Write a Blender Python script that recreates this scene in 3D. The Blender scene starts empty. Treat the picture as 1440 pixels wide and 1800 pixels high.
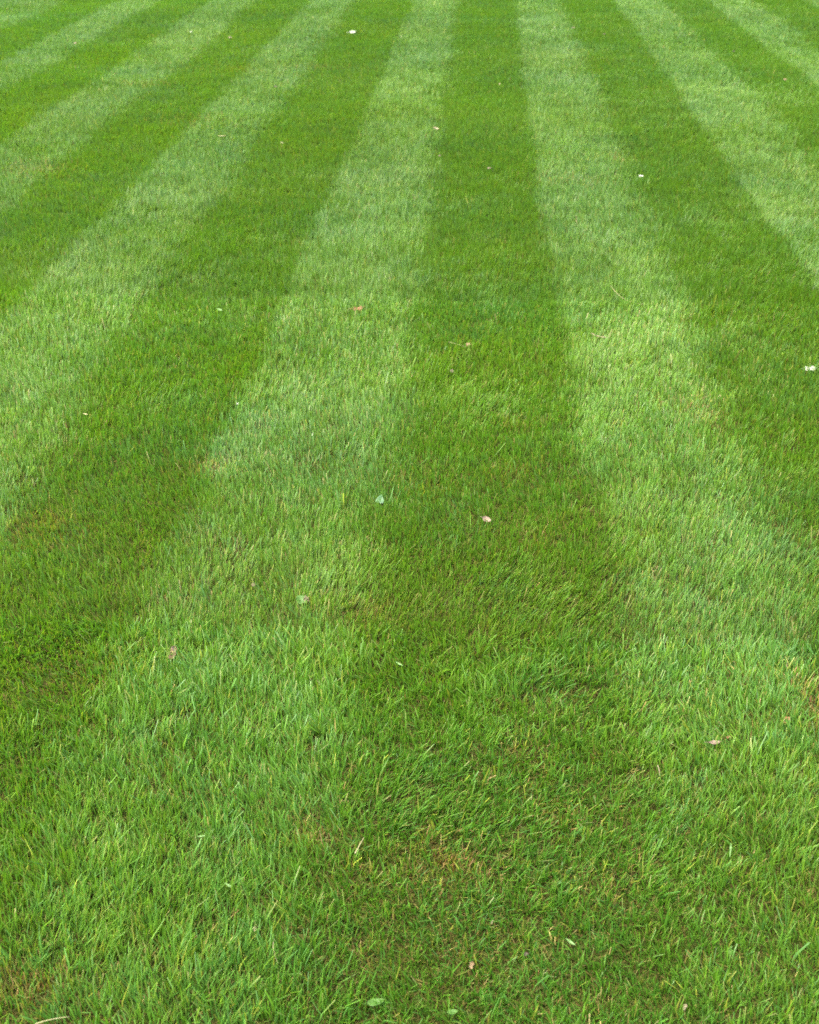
import bpy, math
import numpy as np
from mathutils import Vector, Matrix

R = math.radians
scene = bpy.context.scene
col = scene.collection

# ------------------------------------------------------------------ camera
CAM_H = 1.60                      # eye height above the lawn, metres
PITCH, YAW = R(29.71), R(3.66)    # looking down, turned a little to the left of the mowing direction
LENS, SENSOR = 26.8, 22.2
cam_data = bpy.data.cameras.new('camera')
cam_data.sensor_fit = 'VERTICAL'
cam_data.sensor_height = SENSOR
cam_data.lens = LENS
cam_data.clip_start, cam_data.clip_end = 0.05, 2000
cam_data.dof.use_dof = True
cam_data.dof.focus_distance = 2.7
cam_data.dof.aperture_fstop = 4.8
cam = bpy.data.objects.new('camera', cam_data)
col.objects.link(cam)
cam.location = (0, 0, CAM_H)
cam.rotation_euler = (R(90) - PITCH, 0, YAW)
scene.camera = cam

# ------------------------------------------------------------------ sky and sun (soft, hazy, overcast day)
SUN_EL, SUN_AZ = R(64), R(235)    # azimuth clockwise from +Y: high, behind the camera's left shoulder, in thin cloud
world = bpy.data.worlds.new('World')
scene.world = world
world.use_nodes = True
wn = world.node_tree
sky = wn.nodes.new('ShaderNodeTexSky')
sky.sky_type = 'NISHITA'
sky.sun_disc = False
sky.sun_elevation = SUN_EL
sky.sun_rotation = SUN_AZ
sky.air_density, sky.dust_density, sky.ozone_density = 1.0, 6.0, 0.6
bg = wn.nodes['Background']
bg.inputs['Strength'].default_value = 0.15
wn.links.new(sky.outputs['Color'], bg.inputs['Color'])
sd = bpy.data.lights.new('sun', 'SUN')
sd.energy = 0.75
sd.angle = R(60)
sd.color = (1.0, 0.95, 0.86)
sun = bpy.data.objects.new('sun', sd)
col.objects.link(sun)
sdir = Vector((math.sin(SUN_AZ) * math.cos(SUN_EL), math.cos(SUN_AZ) * math.cos(SUN_EL), math.sin(SUN_EL)))
sun.rotation_euler = sdir.to_track_quat('Z', 'Y').to_euler()
sun.location = sdir * 30

vs = scene.view_settings
vs.view_transform, vs.look = 'Standard', 'None'
vs.exposure, vs.gamma = 2.5, 1.0
vs.use_curve_mapping = False
cy = scene.cycles
cy.use_denoising = False
cy.max_bounces, cy.diffuse_bounces, cy.glossy_bounces, cy.transmission_bounces = 7, 5, 2, 5
cy.filter_width = 1.7

# ------------------------------------------------------------------ helpers
rng = np.random.default_rng(20)
FPX = LENS / SENSOR * 1800.0      # focal length in pixels of the 1440 x 1800 photograph
_Rm = np.array(Matrix.Rotation(YAW, 3, 'Z') @ Matrix.Rotation(R(90) - PITCH, 3, 'X'))


def ground_at(px, py, z=0.0):
    """Point of the lawn (height z) that the photograph shows at (px, py); returns x, y and metres per pixel."""
    d = _Rm @ np.array(((px - 720) / FPX, (900 - py) / FPX, -1.0))
    t = (CAM_H - z) / -d[2]
    return float(d[0] * t), float(d[1] * t), float(t / FPX)


def _hash(i, j, s):
    h = (i.astype(np.int64) * 374761393 + j.astype(np.int64) * 668265263 + s * 974711) & 0x7fffffff
    h = ((h ^ (h >> 13)) * 1274126177) & 0x7fffffff
    return ((h ^ (h >> 16)) & 0xffffff) / float(0xffffff)


def noise(x, y, scale, seed):
    """Smooth value noise in -1..1 with features about `scale` metres across."""
    c, s = math.cos(seed * 1.7), math.sin(seed * 1.7)
    u, v = (x * c - y * s) / scale + 100.3, (x * s + y * c) / scale + 57.7
    i, j = np.floor(u), np.floor(v)
    fu, fv = u - i, v - j
    fu, fv = fu * fu * (3 - 2 * fu), fv * fv * (3 - 2 * fv)
    a, b = _hash(i, j, seed), _hash(i + 1, j, seed)
    c2, d2 = _hash(i, j + 1, seed), _hash(i + 1, j + 1, seed)
    return ((a + (b - a) * fu) * (1 - fv) + (c2 + (d2 - c2) * fu) * fv) * 2 - 1


def fbm(x, y, scale, seed, n=3):
    t, a, w = 0, 1.0, 0
    for k in range(n):
        t = t + a * noise(x, y, scale / 2 ** k, seed + 31 * k)
        w += a
        a *= 0.55
    return t / w


def height(x, y):
    return 0.016 * noise(x, y, 1.3, 3) + 0.008 * noise(x, y, 0.42, 4) + 0.003 * noise(x, y, 0.12, 5)


def hz(x, y):
    return float(height(np.array([x]), np.array([y]))[0])


def smooth(a, b, t):
    u = np.clip((t - a) / (b - a), 0, 1)
    return u * u * (3 - 2 * u)


# ------------------------------------------------------------------ materials
def principled(name):
    m = bpy.data.materials.new(name)
    m.use_nodes = True
    nt = m.node_tree
    return m, nt, nt.nodes['Principled BSDF'], nt.nodes['Material Output']


def leafy(m, nt, bs, out, colour_socket, trans, tint, rough, spec):
    """Principled surface mixed with light that comes through the thin blade."""
    nt.links.new(colour_socket, bs.inputs['Base Color'])
    bs.inputs['Roughness'].default_value = rough
    bs.inputs['Specular IOR Level'].default_value = spec
    tr = nt.nodes.new('ShaderNodeBsdfTranslucent')
    mul = nt.nodes.new('ShaderNodeMix')
    mul.data_type, mul.blend_type = 'RGBA', 'MULTIPLY'
    mul.inputs['Factor'].default_value = 1.0
    mul.inputs['B'].default_value = (*tint, 1)
    nt.links.new(colour_socket, mul.inputs['A'])
    nt.links.new(mul.outputs['Result'], tr.inputs['Color'])
    mx = nt.nodes.new('ShaderNodeMixShader')
    mx.inputs['Fac'].default_value = trans
    nt.links.new(bs.outputs['BSDF'], mx.inputs[1])
    nt.links.new(tr.outputs['BSDF'], mx.inputs[2])
    nt.links.new(mx.outputs['Shader'], out.inputs['Surface'])


def grass_material():
    m, nt, bs, out = principled('grass_blade')
    at = nt.nodes.new('ShaderNodeAttribute')
    at.attribute_name = 'blade_colour'
    leafy(m, nt, bs, out, at.outputs['Color'], 0.42, (1.14, 1.27, 0.40), 0.48, 0.65)
    return m


def thatch_material():
    m, nt, bs, out = principled('matted_thatch')
    at = nt.nodes.new('ShaderNodeAttribute')
    at.attribute_name = 'blade_colour'
    nt.links.new(at.outputs['Color'], bs.inputs['Base Color'])
    bs.inputs['Roughness'].default_value = 1.0
    bs.inputs['Specular IOR Level'].default_value = 0.05
    return m


def soil_material():
    m, nt, bs, out = principled('soil_and_thatch')
    tc = nt.nodes.new('ShaderNodeTexCoord')
    n1 = nt.nodes.new('ShaderNodeTexNoise'); n1.inputs['Scale'].default_value = 55; n1.inputs['Detail'].default_value = 6
    n2 = nt.nodes.new('ShaderNodeTexNoise'); n2.inputs['Scale'].default_value = 6; n2.inputs['Detail'].default_value = 4
    for n in (n1, n2):
        nt.links.new(tc.outputs['Object'], n.inputs['Vector'])
    r1 = nt.nodes.new('ShaderNodeValToRGB')
    e = r1.color_ramp.elements
    e[0].position, e[0].color = 0.3, (0.010, 0.014, 0.003, 1)
    e[1].position, e[1].color = 0.7, (0.030, 0.032, 0.008, 1)
    r2 = nt.nodes.new('ShaderNodeValToRGB')
    e = r2.color_ramp.elements
    e[0].position, e[0].color = 0.3, (0.05, 0.09, 0.014, 1)
    e[1].position, e[1].color = 0.7, (0.10, 0.13, 0.022, 1)
    nt.links.new(n1.outputs['Fac'], r1.inputs['Fac'])
    nt.links.new(n1.outputs['Fac'], r2.inputs['Fac'])
    # past the blades that are built, the sheet itself is short turf
    sp = nt.nodes.new('ShaderNodeSeparateXYZ')
    nt.links.new(tc.outputs['Object'], sp.inputs['Vector'])
    mr = nt.nodes.new('ShaderNodeMapRange')
    mr.inputs['From Min'].default_value, mr.inputs['From Max'].default_value = 3.0, 9.0
    mr.inputs['To Min'].default_value, mr.inputs['To Max'].default_value = 0.30, 0.95
    nt.links.new(sp.outputs['Y'], mr.inputs['Value'])
    mx = nt.nodes.new('ShaderNodeMix'); mx.data_type = 'RGBA'
    nt.links.new(mr.outputs['Result'], mx.inputs['Factor'])
    nt.links.new(r1.outputs['Color'], mx.inputs['A'])
    nt.links.new(r2.outputs['Color'], mx.inputs['B'])
    nt.links.new(mx.outputs['Result'], bs.inputs['Base Color'])
    bs.inputs['Roughness'].default_value = 1.0
    bs.inputs['Specular IOR Level'].default_value = 0.05
    bp = nt.nodes.new('ShaderNodeBump'); bp.inputs['Strength'].default_value = 0.6; bp.inputs['Distance'].default_value = 0.01
    nt.links.new(n1.outputs['Fac'], bp.inputs['Height'])
    nt.links.new(bp.outputs['Normal'], bs.inputs['Normal'])
    return m


_mats = {}


def litter_material(name, c1, c2, trans=0.2, rough=0.6, scale=90):
    """Dry or fresh leaf: two tones mottled by noise."""
    if name in _mats:
        return _mats[name]
    m, nt, bs, out = principled(name)
    tc = nt.nodes.new('ShaderNodeTexCoord')
    n = nt.nodes.new('ShaderNodeTexNoise'); n.inputs['Scale'].default_value = scale; n.inputs['Detail'].default_value = 4
    nt.links.new(tc.outputs['Object'], n.inputs['Vector'])
    r = nt.nodes.new('ShaderNodeValToRGB')
    r.color_ramp.elements[0].position, r.color_ramp.elements[0].color = 0.38, (*c1, 1)
    r.color_ramp.elements[1].position, r.color_ramp.elements[1].color = 0.62, (*c2, 1)
    nt.links.new(n.outputs['Fac'], r.inputs['Fac'])
    leafy(m, nt, bs, out, r.outputs['Color'], trans, (1.1, 1.0, 0.8), rough, 0.3)
    _mats[name] = m
    return m


GRASS = grass_material()
MATTED = thatch_material()
SOIL = soil_material()

# ------------------------------------------------------------------ the ground: one sheet to the horizon
inner_x = np.linspace(-8, 8, 161)
inner_y = np.linspace(-1, 17, 181)
outer = np.array([10, 14, 22, 40, 90, 200, 450, 900.0])
gx = np.concatenate((-outer[::-1], inner_x, outer))
gy = np.concatenate((-outer[::-1], inner_y, outer + 10))
GX, GY = np.meshgrid(gx, gy)
fade = (1 - smooth(7, 10, np.abs(GX))) * (1 - smooth(16, 19, GY)) * smooth(-3, -1, GY)
GZ = height(GX, GY) * fade
nx_, ny_ = len(gx), len(gy)
idx = np.arange(nx_ * ny_).reshape(ny_, nx_)
quads = np.stack((idx[:-1, :-1], idx[:-1, 1:], idx[1:, 1:], idx[1:, :-1]), -1).reshape(-1, 4)
gm = bpy.data.meshes.new('ground')
gm.from_pydata(np.stack((GX, GY, GZ), -1).reshape(-1, 3).tolist(), [], quads.tolist())
gm.polygons.foreach_set('use_smooth', np.ones(len(gm.polygons), bool))
gm.materials.append(SOIL)
ground = bpy.data.objects.new('ground', gm)
col.objects.link(ground)
ground['kind'] = 'structure'
ground['label'] = 'brown soil and thatch under the mown lawn'

# ------------------------------------------------------------------ mowing stripes
# where one mown stripe ends and the next begins, followed down the photograph;
# every second boundary (pale stripe to dark stripe) is softer than the other
EDGES = [
    ('soft', [(125, 0), (0, 60)]),
    ('sharp', [(215, 0), (0, 113)]),
    ('soft', [(295, 0), (0, 168)]),
    ('sharp', [(380, 0), (160, 148), (20, 245)]),
    ('soft', [(460, 0), (355, 95), (150, 262), (0, 375)]),
    ('sharp', [(550, 0), (320, 245), (112, 450), (20, 560)]),
    ('soft', [(632, 0), (520, 165), (445, 255), (330, 430), (235, 580), (200, 640), (120, 780), (50, 880)]),
    ('sharp', [(730, 0), (620, 235), (535, 450), (475, 600), (420, 700), (365, 800), (340, 900), (290, 1000),
               (210, 1150), (150, 1300), (110, 1450), (105, 1600), (85, 1790)]),
    ('soft', [(805, 0), (775, 235), (745, 450), (720, 600), (690, 800), (660, 950), (625, 1100), (600, 1300),
              (575, 1450), (545, 1600), (530, 1790)]),
    ('sharp', [(905, 0), (930, 225), (965, 450), (985, 600), (1000, 700), (1012, 800), (1040, 900), (1080, 1000),
               (1080, 1120), (1080, 1300), (1160, 1430), (1240, 1550), (1200, 1680), (1130, 1790)]),
    ('soft', [(987, 0), (1070, 235), (1190, 480), (1225, 600), (1262, 700), (1300, 800), (1360, 930), (1420, 1080),
              (1470, 1250), (1560, 1500)]),
    ('sharp', [(1078, 0), (1235, 240), (1390, 455), (1440, 530)]),
    ('soft', [(1162, 0), (1385, 235)]),
    ('sharp', [(1240, 0), (1440, 160)]),
    ('soft', [(1320, 0), (1440, 85)]),
    ('sharp', [(1410, 0), (1440, 20)]),
]
edge_fn = []
for kind, pts in EDGES:
    g = sorted(ground_at(*p)[:2][::-1] for p in pts)
    far = [q for q in g if q[0] > 4.2]
    if len(far) > 2:                              # the mower ran straight out there
        c1, c0 = np.polyfit([q[0] for q in far], [q[1] for q in far], 1)
        g = [(a, c0 + c1 * a) if a > 4.2 else (a, b) for a, b in g]
    edge_fn.append((kind, np.array([a for a, b in g]), np.array([b for a, b in g])))


def edge_xs(x, y):
    """x of every boundary at each y (a few centimetres of wander included)."""
    out, prev = [], None
    for k, (kind, ys, xs) in enumerate(edge_fn):
        e = np.interp(y, ys, xs) + 0.016 * noise(y * 0 + k * 3.1, y, 1.1, 40 + k) + 0.012 * noise(x, y, 0.06, 70 + k)
        if prev is not None:
            e = np.maximum(e, prev + 0.05)
        out.append(e)
        prev = e
    return out


def stripe_state(x, y):
    """Stripe number and lay of the grass: +1 combed away from the camera (pale), -1 combed towards it (dark)."""
    es = edge_xs(x, y)
    number = np.zeros(x.shape, int)
    lay = -np.ones(x.shape) if EDGES[0][0] == 'sharp' else np.ones(x.shape)
    for (kind, _, _), e in zip(edge_fn, es):
        number += (x > e)
        near = 1 - smooth(2.0, 4.5, y)
        w = (0.025 + 0.055 * near) if kind == 'sharp' else (0.085 + 0.045 * near)
        t = smooth(-1, 1, (x - e) / w)
        lay = lay + (2 if kind == 'sharp' else -2) * t
    return number, np.clip(lay, -1, 1)


# worn, browned places (px, py, half-width px, half-height px, how brown, how thin the green is)
PATCHES = [
    (790, 1530, 70, 45, 0.75, 0.35), (700, 1560, 90, 45, 0.35, 0.2), (850, 1690, 120, 60, 0.28, 0.2),
    (665, 1690, 60, 30, 0.45, 0.2), (540, 1490, 32, 22, 0.6, 0.3), (60, 1750, 80, 35, 0.65, 0.3),
    (1436, 1240, 34, 45, 0.85, 0.5), (1060, 1560, 60, 35, 0.35, 0.1), (990, 1440, 60, 30, 0.4, 0.1),
    (920, 1330, 45, 40, 0.35, 0.1), (370, 822, 34, 12, 0.75, 0.3), (905, 830, 38, 14, 0.55, 0.2),
    (900, 740, 40, 12, 0.35, 0.1), (1245, 745, 32, 14, 0.5, 0.2), (1225, 725, 50, 18, 0.3, 0.1),
    (940, 945, 50, 25, 0.4, 0.1), (90, 930, 70, 30, 0.42, 0.1), (130, 1200, 90, 40, 0.3, 0.1),
    (640, 1080, 50, 25, 0.3, 0.1), (760, 855, 50, 18, 0.3, 0.1), (1330, 1190, 40, 25, 0.25, 0.1),
    (60, 300, 70, 14, 0.35, 0.1), (400, 122, 60, 6, 0.3, 0.1), (560, 118, 40, 5, 0.35, 0.1), (250, 150, 60, 7, 0.3, 0.0),
    (1010, 315, 60, 10, 0.22, 0.0), (1090, 275, 30, 6, 0.35, 0.1), (330, 215, 60, 10, 0.22, 0.0),
]
# places where the tips are combed to one side: px, py, half-width px, half-height px, (right, away)
SWIRLS = [
    (960, 1060, 170, 80, (0.9, -0.2)), (870, 720, 120, 50, (0.5, 0.1)), (1300, 1000, 120, 60, (0.4, 0.05)),
    (120, 1640, 110, 80, (0.6, 0.2)), (520, 1420, 80, 60, (-0.5, 0.3)), (720, 1420, 90, 60, (0.9, -0.35)),
    (250, 700, 90, 40, (0.35, 0.2)), (880, 1500, 120, 90, (0.3, -0.3)), (1350, 1700, 110, 80, (-0.35, 0.3)),
    (430, 950, 90, 50, (0.4, 0.2)), (1240, 1280, 90, 60, (-0.4, 0.3)), (1150, 1500, 60, 80, (0.5, 0.2)),
]


def blob_list(src):
    out = []
    for p in src:
        x, y, mpp = ground_at(p[0], p[1])
        y2 = ground_at(p[0], p[1] - p[3])[1]
        out.append((x, y, p[2] * mpp, max(abs(y2 - y), 0.02), p[4:]))
    return out


PATCH_G, SWIRL_G = blob_list(PATCHES), blob_list(SWIRLS)


def blob(x, y, b, rough=0.35):
    d2 = ((x - b[0]) / b[2]) ** 2 + ((y - b[1]) / b[3]) ** 2
    d2 = d2 * (1 + rough * noise(x, y, 0.03, 91)) + 0.5 * rough * noise(x, y, 0.06, 92)
    return np.exp(-np.clip(d2, 0, 30))


# ------------------------------------------------------------------ blades of grass
def frustum_x(y):
    """Lawn between these x is in the picture at distance y."""
    f = np.array([math.sin(-YAW), math.cos(YAW)]); r = np.array([math.cos(YAW), math.sin(YAW)])
    fwd = y / f[1]
    zc = fwd * math.cos(PITCH) + CAM_H * math.sin(PITCH)
    half = zc * 720 / FPX
    return f[0] * fwd - half, f[0] * fwd + half


W0, RHO0, D0 = 0.00155, 122000.0, 2.1
LAY = 0.205
TX, TY, TM = [], [], []
PER = 6                                          # blades to a tuft
for y0 in np.arange(0.80, 15.0, 0.2):
    y1 = y0 + 0.2
    d = math.hypot(y0 + 0.1, CAM_H)
    wide = max(1.0, (d / D0)) ** 1.1
    rho = RHO0 / wide
    a, b = frustum_x(y0 + 0.1)
    a, b = a - 0.06 - 0.02 * y0, b + 0.06 + 0.02 * y0
    marg = 0.5 + 0.05 * y0
    inside = 1.0 if 1.1 < y0 < 12.7 else 0.35
    for (xa, xb, k) in ((a, b, inside), (a - marg, a, 0.33), (b, b + marg, 0.33)):
        n = rng.poisson(rho * k * (xb - xa) * 0.2 / PER)
        TX.append(rng.uniform(xa, xb, n)); TY.append(rng.uniform(y0, y1, n)); TM.append(np.full(n, wide / max(k, 0.5) ** 0.5))
TX, TY, TM = map(np.concatenate, (TX, TY, TM))
keep = rng.random(len(TX)) < np.clip(0.95 + 0.3 * noise(TX, TY, 0.05, 11) + 0.12 * noise(TX, TY, 0.2, 12), 0.35, 1)
TX, TY, TM = TX[keep], TY[keep], TM[keep]
nt_ = len(TX)

# per tuft: everything that drifts over the lawn
t_len = np.exp(rng.normal(0, 0.16, nt_)) * (1 + 0.12 * noise(TX, TY, 0.25, 26))
t_kind = rng.random(nt_)
t_number, t_lay = stripe_state(TX, TY)
t_pb, t_pt = np.zeros(nt_), np.zeros(nt_)
for b in PATCH_G:
    i = np.nonzero((np.abs(TX - b[0]) < 3 * b[2]) & (np.abs(TY - b[1]) < 3 * b[3]))[0]
    v = blob(TX[i], TY[i], b)
    t_pb[i] = np.maximum(t_pb[i], v * b[4][0])
    t_pt[i] = np.maximum(t_pt[i], v * b[4][1])
# messy, worn end of the central dark stripe just in front of the camera
t_mess = np.exp(-(((TX - 0.13) / 0.40) ** 2 + ((TY - 1.45) / 0.50) ** 2) ** 1.5)
t_near = 1 - smooth(1.4, 3.4, TY)
t_calm = 1 - 0.62 * smooth(3.5, 7.5, TY)          # a wide far blade stands for several: less scatter
t_ax = 0.36 * noise(TX, TY, 0.30, 21) + 0.42 * noise(TX, TY, 0.075, 22) + 0.12 * noise(TX, TY, 1.1, 25)
t_ay = (LAY + 0.14 * (1 - smooth(3.5, 8.0, TY)) + 0.10 * np.exp(-((TY - 2.9) / 0.9) ** 2)) * t_lay - 0.11 * t_near + 0.10 * noise(TX * 0.45, TY, 0.42, 27) + t_calm * (0.22 * noise(TX, TY, 0.34, 23) + 0.26 * noise(TX, TY, 0.08, 24))
t_ay = t_ay * (1 - 0.25 * t_mess) - 0.14 * t_mess
for b in SWIRL_G:
    i = np.nonzero((np.abs(TX - b[0]) < 3 * b[2]) & (np.abs(TY - b[1]) < 3 * b[3]))[0]
    v = blob(TX[i], TY[i], b, 0.1)
    t_ax[i] += v * b[4][0][0]
    t_ay[i] = t_ay[i] * (1 - 0.45 * v) + v * b[4][0][1] * 0.6
t_amp = 1 + 0.5 * t_mess + 0.10 * t_near
t_ax += t_amp * rng.normal(0, 0.34, nt_)
t_ay += t_amp * t_calm * rng.normal(0, 0.24, nt_)
t_low = 1 - 0.50 * (1 - smooth(1.25, 2.4, TY))    # at the very front the grass stands straighter
t_ax *= t_low
t_ay *= t_low
t_f1 = fbm(TX * 0.6, TY, 0.6, 51) * 0.72 + 0.28 * noise(TX, TY, 0.045, 53)
t_f2 = fbm(TX, TY, 0.40, 52) * 0.8 + 0.28 * noise(TX, TY, 0.05, 54)
t_dry = np.clip(fbm(TX, TY, 0.22, 56), 0, 1)
t_tone = np.exp(0.06 * noise(TX, TY, 0.9, 55))
t_z = height(TX, TY) - 0.002


def rep(a):
    return np.repeat(a, PER)


n = nt_ * PER
ang = rng.uniform(-math.pi, math.pi, n)
spread = np.abs(rng.normal(0, 0.0080, n)) * rep(np.sqrt(TM))
X = rep(TX) + spread * np.cos(ang)
Y = rep(TY) + spread * np.sin(ang)
Z = rep(t_z)
M, D = rep(TM), np.hypot(Y, CAM_H)
number, patch_b, patch_t, mess, f1, f2 = map(rep, (t_number, t_pb, t_pt, t_mess, t_f1, t_f2))
# every tuft has tall blades that the mower combs over and short ones underneath
under = np.tile(np.arange(PER) >= PER - 2, nt_)
loose = rep(t_amp) * np.where(under, 1.7, 0.85)
ax = rep(t_ax) * np.where(under, 0.5, 1) + loose * (0.24 * np.cos(ang) + rng.normal(0, 0.27, n))
ay = rep(t_ay) * np.where(under, 0.5, 1) + loose * rep(t_calm) * (0.22 * np.sin(ang) + rng.normal(0, 0.20, n))
mag = np.hypot(ax, ay) + 1e-6
ux, uy = ax / mag, ay / mag
lean = np.clip(0.80 * np.tanh(mag * 0.95) + rng.normal(0, 0.10, n), 0.03, 1.25)       # radians from upright
L = 0.034 * rep(t_len) * np.exp(rng.normal(0, 0.18, n)) * (1 - 0.35 * patch_t) * (1 - 0.15 * mess)
L *= np.where(under, 0.55, 1.0)
W = W0 * M * np.exp(rng.normal(0, 0.28, n)) * np.where(rep(t_kind) > 0.93, 1.5, 1.0) * np.where(under, 1.35, 1.0)
twist = rng.normal(0, 0.5, n)
ca, sa = np.cos(twist), np.sin(twist)
wx, wy = -uy * ca - ux * sa, ux * ca - uy * sa                                       # across the blade

# colours (linear): kinds of grass in drifts, single blades of straw, browned places
GREEN, LIME, BLUE = np.array((0.087, 0.209, 0.012)), np.array((0.140, 0.252, 0.014)), np.array((0.069, 0.184, 0.041))
STRAW, RUST, YEL = np.array((0.30, 0.235, 0.085)), np.array((0.20, 0.085, 0.028)), np.array((0.20, 0.235, 0.025))
rk = rep(rng.normal(0, 0.35, nt_)) + rng.normal(0, 0.25, n)
a_l = np.clip(0.34 + 0.55 * f1 + 0.5 * rk, 0, 1)[:, None]
a_b = np.clip(0.18 + 0.60 * f2 - 0.5 * rk, 0, 0.9)[:, None]
C = GREEN * (1 - a_l) + LIME * a_l
C = C * (1 - a_b) + BLUE * a_b
C = C * (1 - mess[:, None] * np.array((0.32, 0.17, 0.25)))               # blades coloured darker and greener in the worn end
C *= np.exp(rng.normal(0, 0.14, n) / np.sqrt(M))[:, None] * rep(t_tone)[:, None]
q = rng.random(n)
dry = (0.016 + 0.035 * rep(t_dry)) / np.sqrt(M) + 0.62 * patch_b + 0.02 * mess
is_straw = q < dry
rust = np.clip(rng.random(n) * 0.8 + 0.5 * patch_b - 0.25, 0, 1)[:, None]
dead = (STRAW * (1 - rust) + RUST * rust) * np.exp(rng.normal(0, 0.25, n))[:, None]
C = np.where(is_straw[:, None], dead, C)
is_yel = (~is_straw) & (rng.random(n) < 0.035 + 0.45 * patch_b + 0.05 * np.clip(f1, 0, 1))
C = np.where(is_yel[:, None], YEL * np.exp(rng.normal(0, 0.2, n))[:, None], C)
L = np.where(is_straw, L * (0.85 - 0.2 * rng.random(n)), L)
tan_tip = (rng.random(n) < 0.12 / M)[:, None]
C_tip = np.where(tan_tip, C * 0.35 + STRAW * 0.65, C * 1.04)
THATCH_SHADE = np.array((0.036, 0.040, 0.010))          # withered sheaths low in the sward, darkened to paint in gap shade
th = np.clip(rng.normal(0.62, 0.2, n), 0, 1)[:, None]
C_base = C * (1 - th) + THATCH_SHADE * th  # blade feet darkened: shade between blades put into their colour
dim_under = (under & (rng.random(n) < 0.45 + 0.2 * rep(t_near)))[:, None]  # short blades painted darker as gap shade, more of them up front
C = np.where(dim_under, C * 0.35 + THATCH_SHADE * 0.65, C)

# centre line of each blade: rises, then arches over
l1, l2 = lean * 0.55, np.clip(lean * 1.35 + rng.normal(0, 0.12, n), 0.0, 1.5)
mx_ = X + L * 0.5 * np.sin(l1) * ux; my_ = Y + L * 0.5 * np.sin(l1) * uy; mz_ = Z + L * 0.5 * np.cos(l1)
tx_ = mx_ + L * 0.5 * np.sin(l2) * ux; ty_ = my_ + L * 0.5 * np.sin(l2) * uy; tz_ = mz_ + L * 0.5 * np.cos(l2)
tipw = np.where(rng.random(n) < 0.55, 0.50, 0.12)                                     # cut square or still pointed
tip_twist = rng.normal(0, 0.35, n)
cb, sb = np.cos(tip_twist), np.sin(tip_twist)
vx, vy = wx * cb - wy * sb, wx * sb + wy * cb
fine = (D < 2.75) & ~under
far_off = D > 4.6


def blade_mesh(sel, segs):
    """Vertices, colours and faces of the selected blades: 2 = two quads, 1 = one quad, 0 = one pointed triangle."""
    k = int(sel.sum())
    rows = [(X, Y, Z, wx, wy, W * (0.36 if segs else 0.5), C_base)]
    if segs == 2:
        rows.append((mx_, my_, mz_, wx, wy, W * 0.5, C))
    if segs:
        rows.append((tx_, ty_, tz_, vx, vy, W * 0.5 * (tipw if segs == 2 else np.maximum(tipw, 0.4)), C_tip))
    nr = len(rows)
    nv = nr * 2 if segs else 3
    co = np.empty((k, nv, 3), np.float32)
    cc = np.ones((k, nv, 4), np.float32)
    for r, (px, py, pz, ex, ey, hw, c) in enumerate(rows):
        for s, sg in ((0, -1), (1, 1)):
            co[:, r * 2 + s, 0] = px[sel] + sg * ex[sel] * hw[sel]
            co[:, r * 2 + s, 1] = py[sel] + sg * ey[sel] * hw[sel]
            co[:, r * 2 + s, 2] = pz[sel]
            cc[:, r * 2 + s, :3] = c[sel]
    base = (np.arange(k) * nv)[:, None]
    if segs:
        fq = np.concatenate([base + np.array([[2 * r, 2 * r + 1, 2 * r + 3, 2 * r + 2]]) for r in range(nr - 1)], 1)
    else:
        co[:, 2, 0], co[:, 2, 1], co[:, 2, 2] = tx_[sel], ty_[sel], tz_[sel]
        cc[:, 2, :3] = C[sel]
        fq = base + np.array([[0, 1, 2]])
    return co.reshape(-1, 3), cc.reshape(-1, 4), fq.reshape(-1), 4 if segs else 3


def build_mesh(name, chunks):
    co = np.concatenate([c[0] for c in chunks])
    cc = np.concatenate([c[1] for c in chunks])
    off, fqs, sizes = 0, [], []
    for c in chunks:
        fqs.append(c[2] + off)
        sizes.append(np.full(len(c[2]) // c[3], c[3]))
        off += len(c[0])
    fq = np.concatenate(fqs).astype(np.int32)
    sizes = np.concatenate(sizes)
    me = bpy.data.meshes.new(name)
    me.vertices.add(len(co)); me.vertices.foreach_set('co', co.ravel())
    me.loops.add(len(fq)); me.loops.foreach_set('vertex_index', fq)
    nf = len(sizes)
    me.polygons.add(nf)
    me.polygons.foreach_set('loop_start', (np.cumsum(sizes) - sizes).astype(np.int32))
    me.polygons.foreach_set('use_smooth', np.ones(nf, bool))
    at = me.attributes.new('blade_colour', 'FLOAT_COLOR', 'POINT')
    at.data.foreach_set('color', cc.ravel())
    me.materials.append(GRASS)
    me.materials.append(MATTED)
    mi = np.zeros(nf, np.int32)
    mi[nf - len(chunks[-1][2]) // 4:] = 1         # the last chunk is thatch
    me.polygons.foreach_set('material_index', mi)
    me.update(calc_edges=True)
    return me, int((sizes - 2).sum())


# dead clippings matted on the soil between the tufts, where they can be made out
HX, HY = [], []
for y0 in np.arange(1.0, 3.4, 0.2):
    a, b = frustum_x(y0 + 0.1)
    k = rng.poisson(22000 * (b - a + 0.3) * 0.2)
    HX.append(rng.uniform(a - 0.15, b + 0.15, k)); HY.append(rng.uniform(y0, y0 + 0.2, k))
HX, HY = np.concatenate(HX), np.concatenate(HY)
hnum = stripe_state(HX, HY)[0]
hk = len(HX)
haz, hlen, hwid = rng.uniform(0, 2 * math.pi, hk), 0.022 * np.exp(rng.normal(0, 0.3, hk)), 0.0016 * np.exp(rng.normal(0, 0.3, hk))
hz0, hup = height(HX, HY) + rng.uniform(0.001, 0.010, hk), rng.normal(0, 0.15, hk)
hmix = rng.random(hk)[:, None]
hcol = (np.array((0.072, 0.066, 0.018)) * hmix + np.array((0.020, 0.019, 0.005)) * (1 - hmix)) * np.exp(rng.normal(0, 0.25, hk))[:, None]


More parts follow.
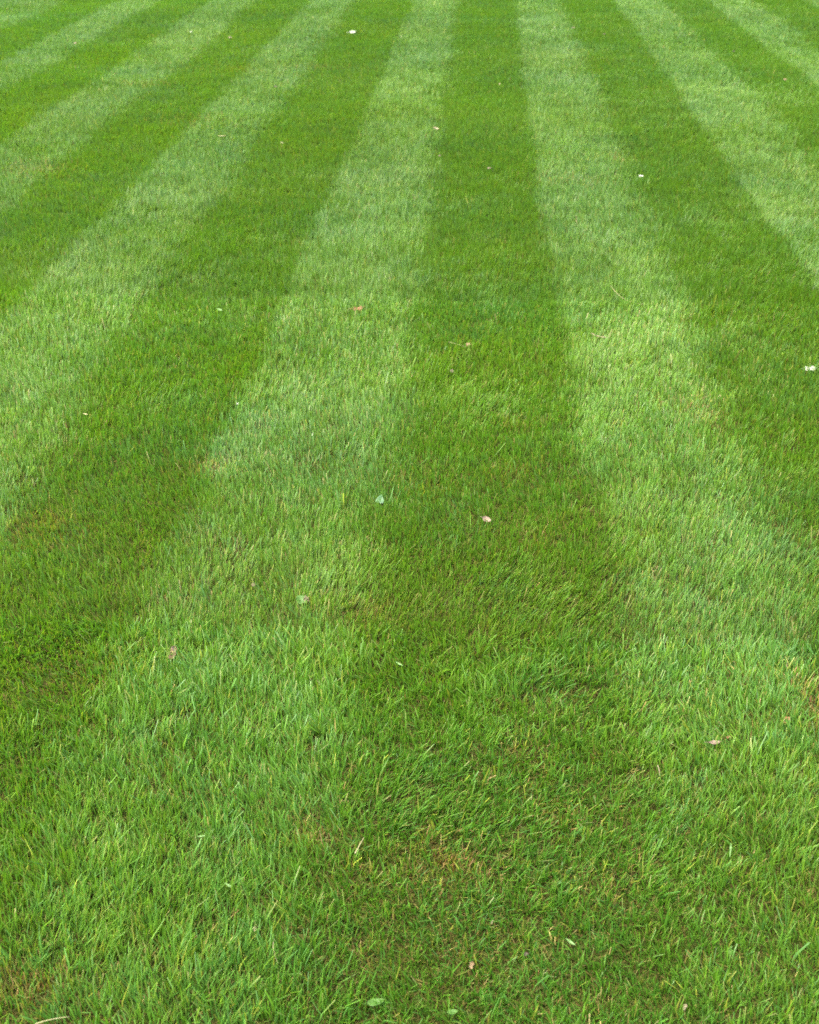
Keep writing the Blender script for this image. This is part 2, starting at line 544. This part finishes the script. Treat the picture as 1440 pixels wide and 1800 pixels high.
def thatch_mesh(sel):
    k = int(sel.sum())
    co = np.empty((k, 4, 3), np.float32); cc = np.ones((k, 4, 4), np.float32)
    dx, dy = np.cos(haz[sel]), np.sin(haz[sel])
    for v, (al, sd_) in enumerate(((-0.5, -1), (-0.5, 1), (0.5, 0.6), (0.5, -0.6))):
        co[:, v, 0] = HX[sel] + al * hlen[sel] * dx - sd_ * 0.5 * hwid[sel] * dy
        co[:, v, 1] = HY[sel] + al * hlen[sel] * dy + sd_ * 0.5 * hwid[sel] * dx
        co[:, v, 2] = hz0[sel] + al * hlen[sel] * hup[sel]
        cc[:, v, :3] = hcol[sel]
    return co.reshape(-1, 3), cc.reshape(-1, 4), np.arange(k * 4), 4


lawn = bpy.data.objects.new('mown_grass', None)
col.objects.link(lawn)
lawn.location = (0, 0, 0)
lawn['kind'] = 'stuff'
lawn['label'] = 'short green lawn mown in alternating pale and dark stripes'
lawn['category'] = 'grass'
tris = 0
for s in range(len(EDGES) + 1):
    sel = number == s
    if sel.sum() < 50:
        continue
    chunks = [blade_mesh(sel & fine, 2), blade_mesh(sel & ~fine & ~under & ~far_off, 1), blade_mesh(sel & (under | far_off), 0), thatch_mesh(hnum == s)]
    me, k = build_mesh('grass_stripe', chunks)
    tris += k
    o = bpy.data.objects.new('grass_stripe', me)
    col.objects.link(o)
    o.parent = lawn
    o['kind'] = 'stuff'
    pale = s % 2 == 0
    o['label'] = ('pale silvery green stripe of grass combed away from the viewer' if pale
                  else 'darker saturated green stripe of grass combed towards the viewer')


# ------------------------------------------------------------------ leaves, stems and scraps lying on the grass
WHITE = litter_material('bleached_leaf', (0.33, 0.35, 0.27), (0.27, 0.30, 0.21), 0.15, 0.5)
CREAM = litter_material('cream_leaf', (0.225, 0.205, 0.11), (0.14, 0.115, 0.058), 0.15, 0.55)
RUSTY = litter_material('rusty_leaf', (0.20, 0.095, 0.04), (0.14, 0.065, 0.025), 0.2, 0.55)
TAN = litter_material('tan_leaf', (0.21, 0.155, 0.075), (0.13, 0.085, 0.04), 0.2, 0.55)
GREY = litter_material('grey_brown_leaf', (0.20, 0.155, 0.11), (0.12, 0.085, 0.055), 0.15, 0.6)
MAUVE = litter_material('mauve_leaf', (0.125, 0.095, 0.065), (0.085, 0.065, 0.045), 0.15, 0.6)
DARK = litter_material('dark_leaf', (0.050, 0.036, 0.020), (0.028, 0.022, 0.014), 0.1, 0.6)
JADE = litter_material('blue_green_leaf', (0.085, 0.185, 0.085), (0.065, 0.15, 0.055), 0.25, 0.45)
FRESH = litter_material('fresh_leaf', (0.070, 0.165, 0.022), (0.055, 0.13, 0.018), 0.3, 0.4)
STEMM = litter_material('dry_stem', (0.25, 0.24, 0.11), (0.19, 0.18, 0.075), 0.1, 0.5)
LIGHT = litter_material('pale_clipping', (0.13, 0.25, 0.07), (0.10, 0.20, 0.045), 0.3, 0.4)

OUTLINES = {
    'ovate': lambda u: math.sin(math.pi * u ** 0.8) ** 0.75,
    'lance': lambda u: math.sin(math.pi * u) ** 1.1,
    'blunt': lambda u: min(1.0, 5 * u + 0.35, 4 * (1 - u) + 0.45) * (0.92 + 0.08 * math.sin(17 * u)),
    'heart': lambda u: min(1.0, 7 * u + 0.25) * (1 - u) ** 0.75 * 1.15,
    'torn': lambda u: min(1.0, 4 * u + 0.2) * (0.8 + 0.25 * math.sin(9 * u + 1)) * min(1, 3.2 * (1 - u) + 0.1),
}


def new_obj(name, me, mat, parent=None):
    me.materials.append(mat)
    me.polygons.foreach_set('use_smooth', np.ones(len(me.polygons), bool))
    o = bpy.data.objects.new(name, me)
    col.objects.link(o)
    o.parent = parent
    return o


def leaf_mesh(L, W, curl, fold, outline, seed, nu=11, nv=7, thick=0.0005):
    """A thin closed leaf: long axis +X, cupped, creased along the middle, edges a little ragged."""
    r = np.random.default_rng(seed)
    f = OUTLINES[outline]
    wob = r.normal(0, 0.06, (nu, 2))
    top = []
    for i in range(nu):
        u = i / (nu - 1)
        hw = 0.5 * W * max(f(min(max(u, 0.004), 0.996)), 0.05)
        for j in range(nv):
            v = j / (nv - 1) * 2 - 1
            h = hw * (1 + wob[i, 0 if v < 0 else 1])
            z = curl * L * (4 * (u - 0.5) ** 2 - 0.4) + fold * W * abs(v) ** 1.3 + 0.03 * W * math.sin(6 * u + 2 * v + seed)
            top.append((L * (u - 0.5), h * v, z))
    k = len(top)
    vs_ = top + [(a, b, c - thick) for a, b, c in top]
    fs = []
    for i in range(nu - 1):
        for j in range(nv - 1):
            a, b, c, d = i * nv + j, (i + 1) * nv + j, (i + 1) * nv + j + 1, i * nv + j + 1
            fs += [(a, b, c, d), (a + k, d + k, c + k, b + k)]
    ring = [j for j in range(nv)] + [i * nv + nv - 1 for i in range(1, nu)] + [(nu - 1) * nv + j for j in range(nv - 2, -1, -1)] \
        + [i * nv for i in range(nu - 2, 0, -1)]
    for p, q in zip(ring, ring[1:] + ring[:1]):
        fs.append((p, q, q + k, p + k))
    me = bpy.data.meshes.new('leaf')
    me.from_pydata(vs_, [], fs)
    return me


def tube_mesh(pts, radii, sides=6):
    pts = [Vector(p) for p in pts]
    vs_, fs = [], []
    for i, p in enumerate(pts):
        t = (pts[min(i + 1, len(pts) - 1)] - pts[max(i - 1, 0)]).normalized()
        a = t.orthogonal().normalized(); b = t.cross(a)
        for k in range(sides):
            w = 2 * math.pi * k / sides
            vs_.append(p + float(radii[i]) * (math.cos(w) * a + math.sin(w) * b))
    for i in range(len(pts) - 1):
        for k in range(sides):
            fs.append((i * sides + k, i * sides + (k + 1) % sides, (i + 1) * sides + (k + 1) % sides, (i + 1) * sides + k))
    fs += [tuple(range(sides))[::-1], tuple(range((len(pts) - 1) * sides, len(pts) * sides))]
    me = bpy.data.meshes.new('tube')
    me.from_pydata([tuple(v) for v in vs_], [], fs)
    return me


def tag(o, label, cat, group=None):
    o['label'], o['category'] = label, cat
    if group:
        o['group'] = group


TOP = 0.0195                                       # litter lies about this high, on the tips of the grass
_seed = [5]


def leaf(name, label, px, py, l_px, w_px, yaw, tilt, mat, curl=0.05, fold=0.12, outline='ovate', stalk=0.0, roll=0.0,
         lift=0.0, cat='leaf', parts=True, tip=None):
    """Leaf whose middle the photograph shows at (px, py); yaw turns it on the lawn, tilt lifts its far side to the viewer."""
    _seed[0] += 1
    x, y, mpp = ground_at(px, py, TOP + lift)
    x, y, mpp = ground_at(px, py, TOP + lift + hz(x, y))
    k_ = 0.78 if py < 330 else 0.9
    L, W = k_ * l_px * mpp, k_ * w_px * mpp
    z = hz(x, y) + TOP + lift
    big = parts and l_px >= 12
    rot = (Matrix.Rotation(R(tilt), 4, 'X') @ Matrix.Rotation(R(yaw), 4, 'Z') @ Matrix.Rotation(R(roll), 4, 'X'))
    if not big:
        o = new_obj(name, leaf_mesh(L, W, curl, fold, outline, _seed[0], 7, 5), mat)
        o.matrix_world = Matrix.Translation((x, y, z)) @ rot
        tag(o, label, cat)
        return o
    root = bpy.data.objects.new(name, None)
    col.objects.link(root)
    root.empty_display_size = 0.01
    root.matrix_world = Matrix.Translation((x, y, z)) @ rot
    tag(root, label, cat)
    b = new_obj('leaf_blade', leaf_mesh(L, W, curl, fold, outline, _seed[0]), mat, root)
    zc = lambda u: curl * L * (4 * (u - 0.5) ** 2 - 0.4) + 0.0002
    us = [k / 8 for k in range(9)]
    new_obj('midrib', tube_mesh([(L * (u - 0.5) * 0.97, 0, zc(u)) for u in us], [W * 0.035 * (1.15 - u) for u in us], 5), mat, b)
    if stalk:
        S = stalk * mpp
        new_obj('stalk', tube_mesh([(-L * 0.49, 0, zc(0)), (-L * 0.5 - S * 0.5, S * 0.08, zc(0) - S * 0.04),
                                    (-L * 0.5 - S, S * 0.22, zc(0) - S * 0.15)], [W * 0.05, W * 0.04, W * 0.05], 5), mat, root)
    if tip:                                       # a differently coloured, turned-over end
        t = new_obj('curled_tip', leaf_mesh(L * 0.42, W * 0.8, 0.25, 0.2, 'torn', _seed[0] + 50), tip, root)
        t.location = (L * 0.36, 0, zc(0.9) + 0.002)
        t.rotation_euler = (0.5, -0.3, 0.4)
    return root


def stem(name, label, pts_px, r_px, mat, lift=0.0, cat='stem', knots=()):
    """Thin stalk lying over the points the photograph shows; knots = swellings (position along it, factor)."""
    P, mid = [], pts_px[len(pts_px) // 2]
    n_ = 14
    pp = np.array(pts_px, float)
    t = np.linspace(0, 1, len(pp)); tt = np.linspace(0, 1, n_)
    if len(pp) == 3:                              # a smooth bend through three points
        c = 2 * pp[1] - 0.5 * (pp[0] + pp[2])
        q = ((1 - tt) ** 2)[:, None] * pp[0] + (2 * tt * (1 - tt))[:, None] * c + (tt ** 2)[:, None] * pp[2]
    else:
        q = np.stack((np.interp(tt, t, pp[:, 0]), np.interp(tt, t, pp[:, 1])), -1)
    x0, y0, mpp = ground_at(*mid, TOP + lift)
    for (a, b) in q:
        x, y, _ = ground_at(a, b, TOP + lift)
        x, y, _ = ground_at(a, b, TOP + lift + hz(x, y))
        P.append(Vector((x, y, hz(x, y) + TOP + lift)))
    o_ = P[len(P) // 2].copy()
    rad = [r_px * mpp * (1.05 - 0.5 * u) * (1 + sum(k * math.exp(-((u - c) / 0.07) ** 2) for c, k in knots)) for u in tt]
    o = new_obj(name, tube_mesh([p - o_ for p in P], rad), mat)
    o.location = o_
    tag(o, label, cat)
    return o


# larger leaves
leaf('fallen_leaf', 'whitish torn leaf in the dark stripe at the right edge of the lawn', 1424, 648, 25, 13, 4, 26, WHITE, 0.03, 0.10, 'torn', lift=0.004, stalk=3)
leaf('fallen_leaf', 'rusty orange dead leaf lying in the pale stripe left of the central dark stripe', 630, 543, 24, 13, 9, 22, RUSTY, 0.12, 0.16, 'torn', stalk=6, lift=0.010)
leaf('fallen_leaf', 'pale blue-green triangular leaf at the left side of the central dark stripe', 669, 877, 19, 19, 78, 38, JADE, 0.02, 0.08, 'heart', lift=0.009)
leaf('fallen_leaf', 'grey-tan folded leaf in the central dark stripe, right of the blue-green triangular leaf', 856, 914, 19, 12, -28, 25, GREY, 0.08, 0.25, 'ovate', stalk=5, lift=0.009)
leaf('fallen_leaf', 'broad green leaf with a yellowed, curled end in the left pale stripe', 531, 1054, 25, 19, 8, 30, FRESH, 0.10, 0.16, 'ovate', lift=0.010, tip=CREAM)
leaf('fallen_leaf', 'tan curled dead leaf standing on end in the left pale stripe', 304, 1149, 27, 13, 82, 34, TAN, 0.14, 0.30, 'blunt', lift=0.011, tip=GREY)
leaf('fallen_leaf', 'narrow grey-brown leaf in the right-hand pale stripe near the brown worn spot', 1257, 1305, 27, 9, 6, 20, GREY, 0.10, 0.18, 'lance', stalk=7, lift=0.009)
leaf('weed_leaf', 'smooth broad green weed leaf with a pointed tip at the bottom of the lawn', 661, 1762, 36, 15, 14, 12, FRESH, 0.06, 0.22, 'ovate', stalk=8, lift=0.006)
leaf('weed_leaf', 'small green rounded weed leaf at the bottom edge, right of the pointed weed leaf', 796, 1779, 23, 10, 10, 15, FRESH, 0.05, 0.22, 'ovate', stalk=6, lift=0.006)
leaf('fallen_leaf', 'cream curled leaf with a brown back on the edge between pale and dark stripe', 767, 226, 14, 8, -22, 25, CREAM, 0.18, 0.2, 'ovate', lift=0.009)
leaf('fallen_leaf', 'small white curled leaf far up the lawn on a soft stripe edge', 620, 57, 16, 9, 8, 30, WHITE, 0.10, 0.22, 'ovate', stalk=4, lift=0.010)
leaf('leaf_scrap', 'tiny white oblong scrap far out in the dark stripe right of centre', 1127, 309, 11, 6, -8, 25, WHITE, 0.04, 0.15, 'blunt', lift=0.006)
leaf('leaf_scrap', 'mauve-brown rounded scrap in the central dark stripe below the thin stalked leaf', 795, 653, 9, 8, -45, 35, MAUVE, 0.05, 0.2, 'ovate', lift=0.005)
leaf('leaf_scrap', 'orange-tan upright scrap in the worn dark patch near the bottom of the lawn', 829, 1696, 15, 10, 75, 40, TAN, 0.12, 0.25, 'torn', lift=0.0)
leaf('leaf_scrap', 'whitish scrap with a brown underside low in the left pale stripe', 448, 1633, 11, 9, 60, 35, CREAM, 0.1, 0.25, 'ovate', lift=0.0)
leaf('leaf_scrap', 'small brick-red scrap to the right of the narrow grey-brown leaf', 1281, 1296, 9, 7, 20, 30, RUSTY, 0.05, 0.2, 'torn')
leaf('leaf_scrap', 'rust-brown scrap beside the brown worn spot at the right edge', 1384, 1263, 13, 9, -10, 30, RUSTY, 0.08, 0.2, 'torn', parts=False)
leaf('leaf_scrap', 'pale cream scrap in the worn dark patch right of the rusty spot', 866, 1621, 9, 7, 35, 25, CREAM, 0.06, 0.25, 'torn', lift=-0.004)
leaf('leaf_scrap', 'dark brown scrap with a pale rim low in the worn dark patch', 925, 1677, 11, 8, 10, 25, DARK, 0.06, 0.2, 'ovate')
leaf('leaf_scrap', 'pinkish tan scrap at the bottom of the right-hand pale stripe', 1204, 1770, 13, 8, 60, 35, CREAM, 0.06, 0.25, 'torn', parts=False)
leaf('leaf_scrap', 'small pinkish brown scrap in the left pale stripe above the yellow-ended leaf', 446, 1028, 9, 9, 70, 35, MAUVE, 0.05, 0.2, 'ovate')
leaf('leaf_scrap', 'small white fleck at the corner of the dark stripe left of centre', 418, 710, 7, 5, 10, 30, WHITE, 0.05, 0.2, 'blunt')
leaf('leaf_scrap', 'thin white fleck standing in the pale stripe left of the central dark one', 549, 764, 9, 4, 70, 40, WHITE, 0.05, 0.2, 'lance')
leaf('leaf_scrap', 'white speck high in the third pale stripe from the left', 336, 56, 7, 4, -20, 30, WHITE, 0.05, 0.2, 'ovate', lift=0.008)
leaf('leaf_scrap', 'tan flat scrap at the top right of the white speck', 405, 66, 9, 5, 5, 25, CREAM, 0.05, 0.2, 'ovate', lift=0.008)
leaf('leaf_scrap', 'dark brown scrap in the pale stripe far left of the cream curled leaf', 485, 152, 10, 6, -8, 20, DARK, 0.05, 0.2, 'ovate', lift=0.008)
leaf('leaf_scrap', 'small tan and white scrap in the dark stripe left of the cream curled leaf', 496, 251, 8, 5, -5, 30, CREAM, 0.08, 0.2, 'ovate', lift=0.006)
leaf('leaf_scrap', 'brown scrap at the top of the dark stripe right of centre', 1008, 49, 9, 5, 5, 25, GREY, 0.05, 0.2, 'ovate', lift=0.008)
leaf('leaf_scrap', 'black-brown speck beside the brown scrap at the top right of centre', 1062, 60, 6, 4, 20, 25, DARK, 0.05, 0.2, 'ovate', lift=0.008)
leaf('leaf_scrap', 'black-brown speck in the upper dark stripe nearest the top right corner', 1290, 90, 6, 4, -20, 25, DARK, 0.05, 0.2, 'ovate', lift=0.008)
leaf('leaf_scrap', 'tan oval scrap close to the right edge high on the lawn', 1380, 140, 10, 6, 5, 25, TAN, 0.05, 0.2, 'ovate', lift=0.008)
leaf('leaf_scrap', 'dull brown scrap in the central dark stripe below the cream curled leaf', 860, 296, 9, 6, 10, 25, GREY, 0.05, 0.2, 'ovate', lift=0.006)
leaf('leaf_scrap', 'mauve scrap just below the cream curled leaf', 773, 274, 7, 6, 45, 30, MAUVE, 0.05, 0.2, 'ovate', lift=0.006)
leaf('leaf_scrap', 'brownish scrap in the second pale stripe at the far left', 132, 76, 8, 5, 25, 25, GREY, 0.05, 0.2, 'ovate', lift=0.008)
leaf('leaf_scrap', 'cream speck in the pale stripe right of the cream curled leaf', 879, 148, 5, 5, 60, 35, CREAM, 0.05, 0.2, 'lance', lift=0.008)

# stems, straws and loose clippings
stem('dry_stem', 'long thin straw-coloured stem curving through the pale stripe right of centre', [(1074, 502), (1100, 527), (1141, 535)], 0.5, STEMM, 0.006)
stem('twig', 'short tan twig with two pale swellings below the curved straw stem', [(1040, 586), (1052, 591), (1072, 594)], 1.2, CREAM, 0.006, 'twig', ((0.12, 0.7), (0.75, 1.1)))
t = bpy.data.objects.new('stalked_leaf', None); col.objects.link(t); t.empty_display_size = 0.01
s1 = stem('stalk', '', [(788, 601), (803, 605), (820, 610)], 0.5, STEMM, 0.006)
l1 = leaf('brown_leaf_blade', '', 823, 606, 10, 8, 30, 30, TAN, 0.08, 0.2, 'ovate', lift=0.006)
t.location = s1.location
for o in (s1, l1):
    for k in ('label', 'category'):
        if k in o:
            del o[k]
    m = o.matrix_world.copy() if o is l1 else Matrix.Translation(s1.location)
    o.parent = t
    o.matrix_basis = Matrix.Translation(-Vector(t.location)) @ m
tag(t, 'small brown leaf on a thin pale stalk in the central dark stripe', 'leaf')
stem('dry_stem', 'bent whitish broken stalk low in the left pale stripe beside the whitish scrap', [(483, 1650), (481, 1668), (489, 1694)], 1.1, CREAM, 0.004, 'stem', ((0.45, 0.8),))
stem('dry_stem', 'straight pale stalk at the lower left border of the worn dark patch', [(624, 1500), (632, 1486), (640, 1472)], 1.2, STEMM, 0.008)
stem('dry_stem', 'slim pinkish straw near the top of the right-hand worn area', [(1156, 1345), (1159, 1355), (1160, 1364)], 1.0, CREAM, 0.006)
stem('dry_stem', 'straw stalk lying flat at the bottom left corner of the lawn', [(62, 1800), (90, 1792), (122, 1787)], 1.0, STEMM, 0.010)
leaf('grass_clipping', 'long pale curved grass clipping in the right part of the worn dark patch', 1284, 1495, 34, 4, 80, 25, LIGHT, 0.10, 0.3, 'lance', lift=0.008, cat='clipping', parts=False)
leaf('grass_clipping', 'broad pale clipping lying across the lower middle of the worn dark patch', 1003, 1656, 24, 6, -35, 20, LIGHT, 0.10, 0.3, 'lance', lift=0.008, cat='clipping', parts=False)
leaf('grass_clipping', 'whitish clipping lying across the central dark stripe at mid height', 702, 1167, 20, 4, -30, 20, LIGHT, 0.05, 0.3, 'lance', lift=0.010, cat='clipping', parts=False)
leaf('grass_clipping', 'pale green clipping in the dark stripe left of the rusty leaf', 386, 545, 15, 6, -25, 20, LIGHT, 0.05, 0.3, 'lance', lift=0.008, cat='clipping', parts=False)
leaf('grass_clipping', 'pale straw clipping low at the left end of the dark stripe', 150, 728, 12, 3, -10, 20, STEMM, 0.05, 0.3, 'lance', lift=0.008, cat='clipping', parts=False)
leaf('grass_clipping', 'light green stiff clipping in the pale stripe near the lower left', 402, 1556, 24, 5, -25, 20, LIGHT, 0.06, 0.3, 'lance', lift=0.010, cat='clipping', parts=False)
leaf('grass_clipping', 'short pale clipping lying flat below the left pale stripe centre', 354, 1470, 19, 4, 8, 20, LIGHT, 0.08, 0.3, 'lance', lift=0.010, cat='clipping', parts=False)
leaf('grass_clipping', 'straw-coloured streak of clipping lying in the pale stripe far left of centre', 390, 239, 20, 3, 2, 15, STEMM, 0.03, 0.2, 'lance', lift=0.010, cat='clipping', parts=False)
